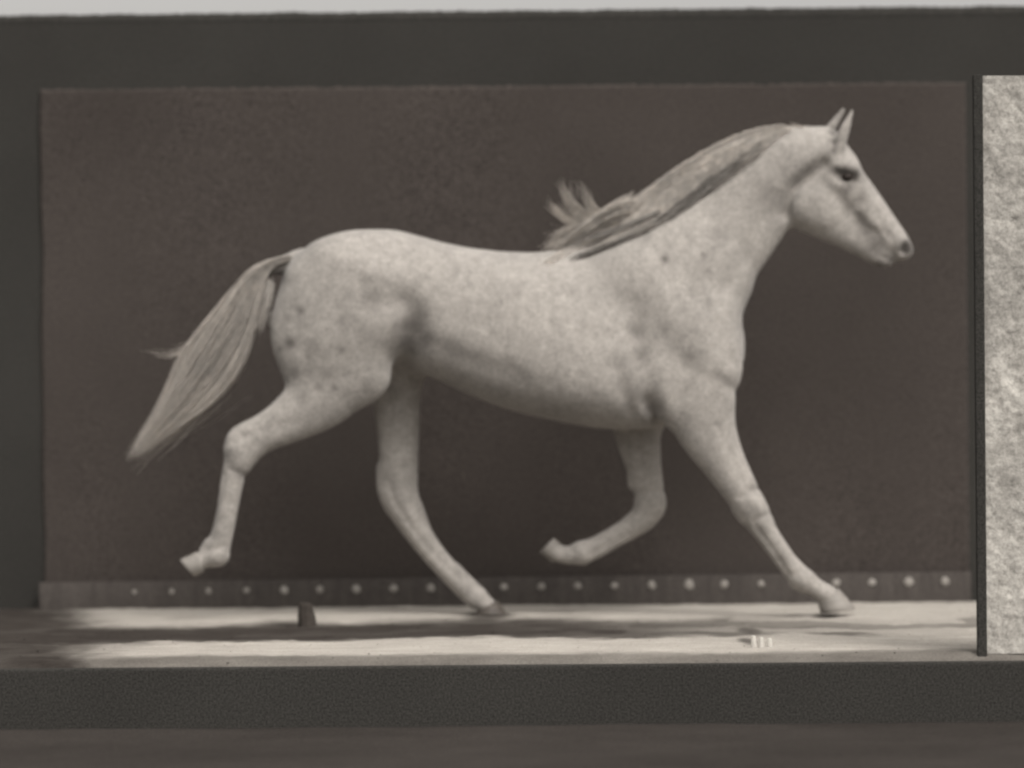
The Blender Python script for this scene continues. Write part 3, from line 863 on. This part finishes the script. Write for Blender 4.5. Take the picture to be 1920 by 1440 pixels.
# mane: rooted along the crest, lying on the near side of the neck, blown back
crest = spline([(1478, 240), (1440, 243), (1400, 252), (1350, 272), (1290, 306), (1240, 340), (1200, 370), (1165, 402), (1120, 440), (1075, 462)], 8)
mane = Hair()
def lay(P2, lift, r, dark):
    P = []; last = None
    for i, (u, v) in enumerate(P2):
        w = near_w(u, v)
        if np.isnan(w): w = last if last is not None else -8.0
        if last is not None: w = 0.6 * w + 0.4 * last
        last = w
        P.append((u, v, w - lift))
    mane.strand(P, r, dark)
edge_line = spline([(1432, 278), (1396, 302), (1345, 340), (1290, 381), (1240, 415), (1200, 440), (1150, 462), (1100, 482), (1050, 496), (1015, 500)], 8)
nc, ne = len(crest), len(edge_line)
for k in range(6200):
    s0 = random.random() ** 0.9
    i = min(int(s0 * (nc - 1)), nc - 1)
    root = crest[i] + np.array([random.gauss(0, 3), random.uniform(-3, 5)])
    # ends further back along the lower edge of the mane
    depth = random.random() ** 0.6
    s1 = min(1, s0 + 0.20 + 0.24 * random.random())
    tip_e = edge_line[min(int(s1 * (ne - 1)), ne - 1)]
    tip_c = crest[min(int(s1 * (nc - 1)), nc - 1)]
    tip = tip_c * (1 - depth) + tip_e * depth + np.array([random.gauss(0, 5), random.gauss(0, 3)])
    mid = root * 0.62 + tip * 0.38 + np.array([0, 10 * depth + random.gauss(0, 3)])
    ts = np.linspace(0, 1, 9)[:, None]
    P2 = (1 - ts) ** 2 * root + 2 * ts * (1 - ts) * mid + ts ** 2 * tip
    lift = random.uniform(1, 9) + 3 * (1 - depth)
    lay(P2, lift, random.uniform(0.5, 0.95), max(0, random.gauss(0.0, 0.05)))
# crest hair standing a little above the neck line
for k in range(450):
    i = random.randrange(0, int(nc * 0.55)); p = crest[i]
    L = random.uniform(25, 70); j = min(nc - 1, i + int(L / 9)); q = crest[j]
    hgt = random.uniform(-2, 9) * (1 if p[0] > 1170 else 1.2)
    ts = np.linspace(0, 1, 7)
    P = [(p[0] + (q[0] - p[0]) * t, p[1] + (q[1] - p[1]) * t - hgt * math.sin(t * 2.6) + 2, random.gauss(0, 1) + (-12 - 10 * t) * (k % 3) / 2) for t in ts]
    mane.strand(P, random.uniform(0.9, 1.5), max(0, random.gauss(0.02, 0.05)))
# dark under-hair that also colours in the shadow along the lower edge
for seg, cnt, wd, dk in (((0.02, 0.46), 200, 4.5, .72), ((0.40, 0.60), 24, 3, .35), ((0.56, 0.82), 60, 2.6, .75)):
    for k in range(cnt):
        s0 = seg[0] + (seg[1] - seg[0]) * min(1, max(0, random.gauss(0.42, 0.22))); s1 = min(seg[1] + 0.04, s0 + random.uniform(0.06, 0.2))
        P2 = []; off = random.gauss(0, wd)
        for t in np.linspace(0, 1, 8):
            p = edge_line[min(int((s0 + (s1 - s0) * t) * (ne - 1)), ne - 1)]
            P2.append((p[0] + off * 0.4, p[1] + off - 3))
        lay(P2, random.uniform(2, 11), random.uniform(0.7, 1.3), dk * random.uniform(0.7, 1.1))
# a second dark parting higher in the mane
for k in range(60):
    off = random.gauss(0, 2.2); t0 = random.uniform(0, 0.6)
    C2 = spline([(1235, 398), (1200, 414), (1140, 436), (1080, 456), (1040, 472)], 4)
    i0 = int(t0 * (len(C2) - 6)); lay([(p[0], p[1] + off) for p in C2[i0:i0 + 7]], random.uniform(9, 11), 1.1, 0.5)
# locks blown up at the withers
for pts, c_ in (([(1120, 420), (1085, 420), (1055, 405), (1040, 390), (1024, 372)], 60), ([(1130, 415), (1100, 405), (1075, 385), (1060, 362), (1046, 342)], 60),
                ([(1150, 408), (1120, 400), (1105, 380), (1096, 358), (1082, 338)], 46), ([(1130, 415), (1092, 408), (1072, 390), (1066, 370), (1066, 335)], 40),
                ([(1150, 405), (1100, 420), (1060, 435), (1045, 440), (1028, 436)], 70), ([(1190, 395), (1130, 412), (1080, 428), (1045, 452), (1015, 470)], 160)):
    lock(mane, pts, int(c_ * 1.3), 7, 7, (0.35, 0.8), 0.02, (-14, -8))
lock(mane, [(1190, 385), (1150, 402), (1110, 425), (1070, 448), (1035, 472)], 170, 10, 7, (0.9, 1.5), 0.03, (-22, -16), 0.7)
mane.build('mane', M_hair, horse)
# forelock: short hairs lying back from between the ears
fl = Hair()
lock(fl, [(1545, 256), (1525, 246), (1500, 242), (1475, 240)], 90, 4, 4, (0.8, 1.3), 0.02, (0, -6))
fl.build('forelock', M_hair, horse)
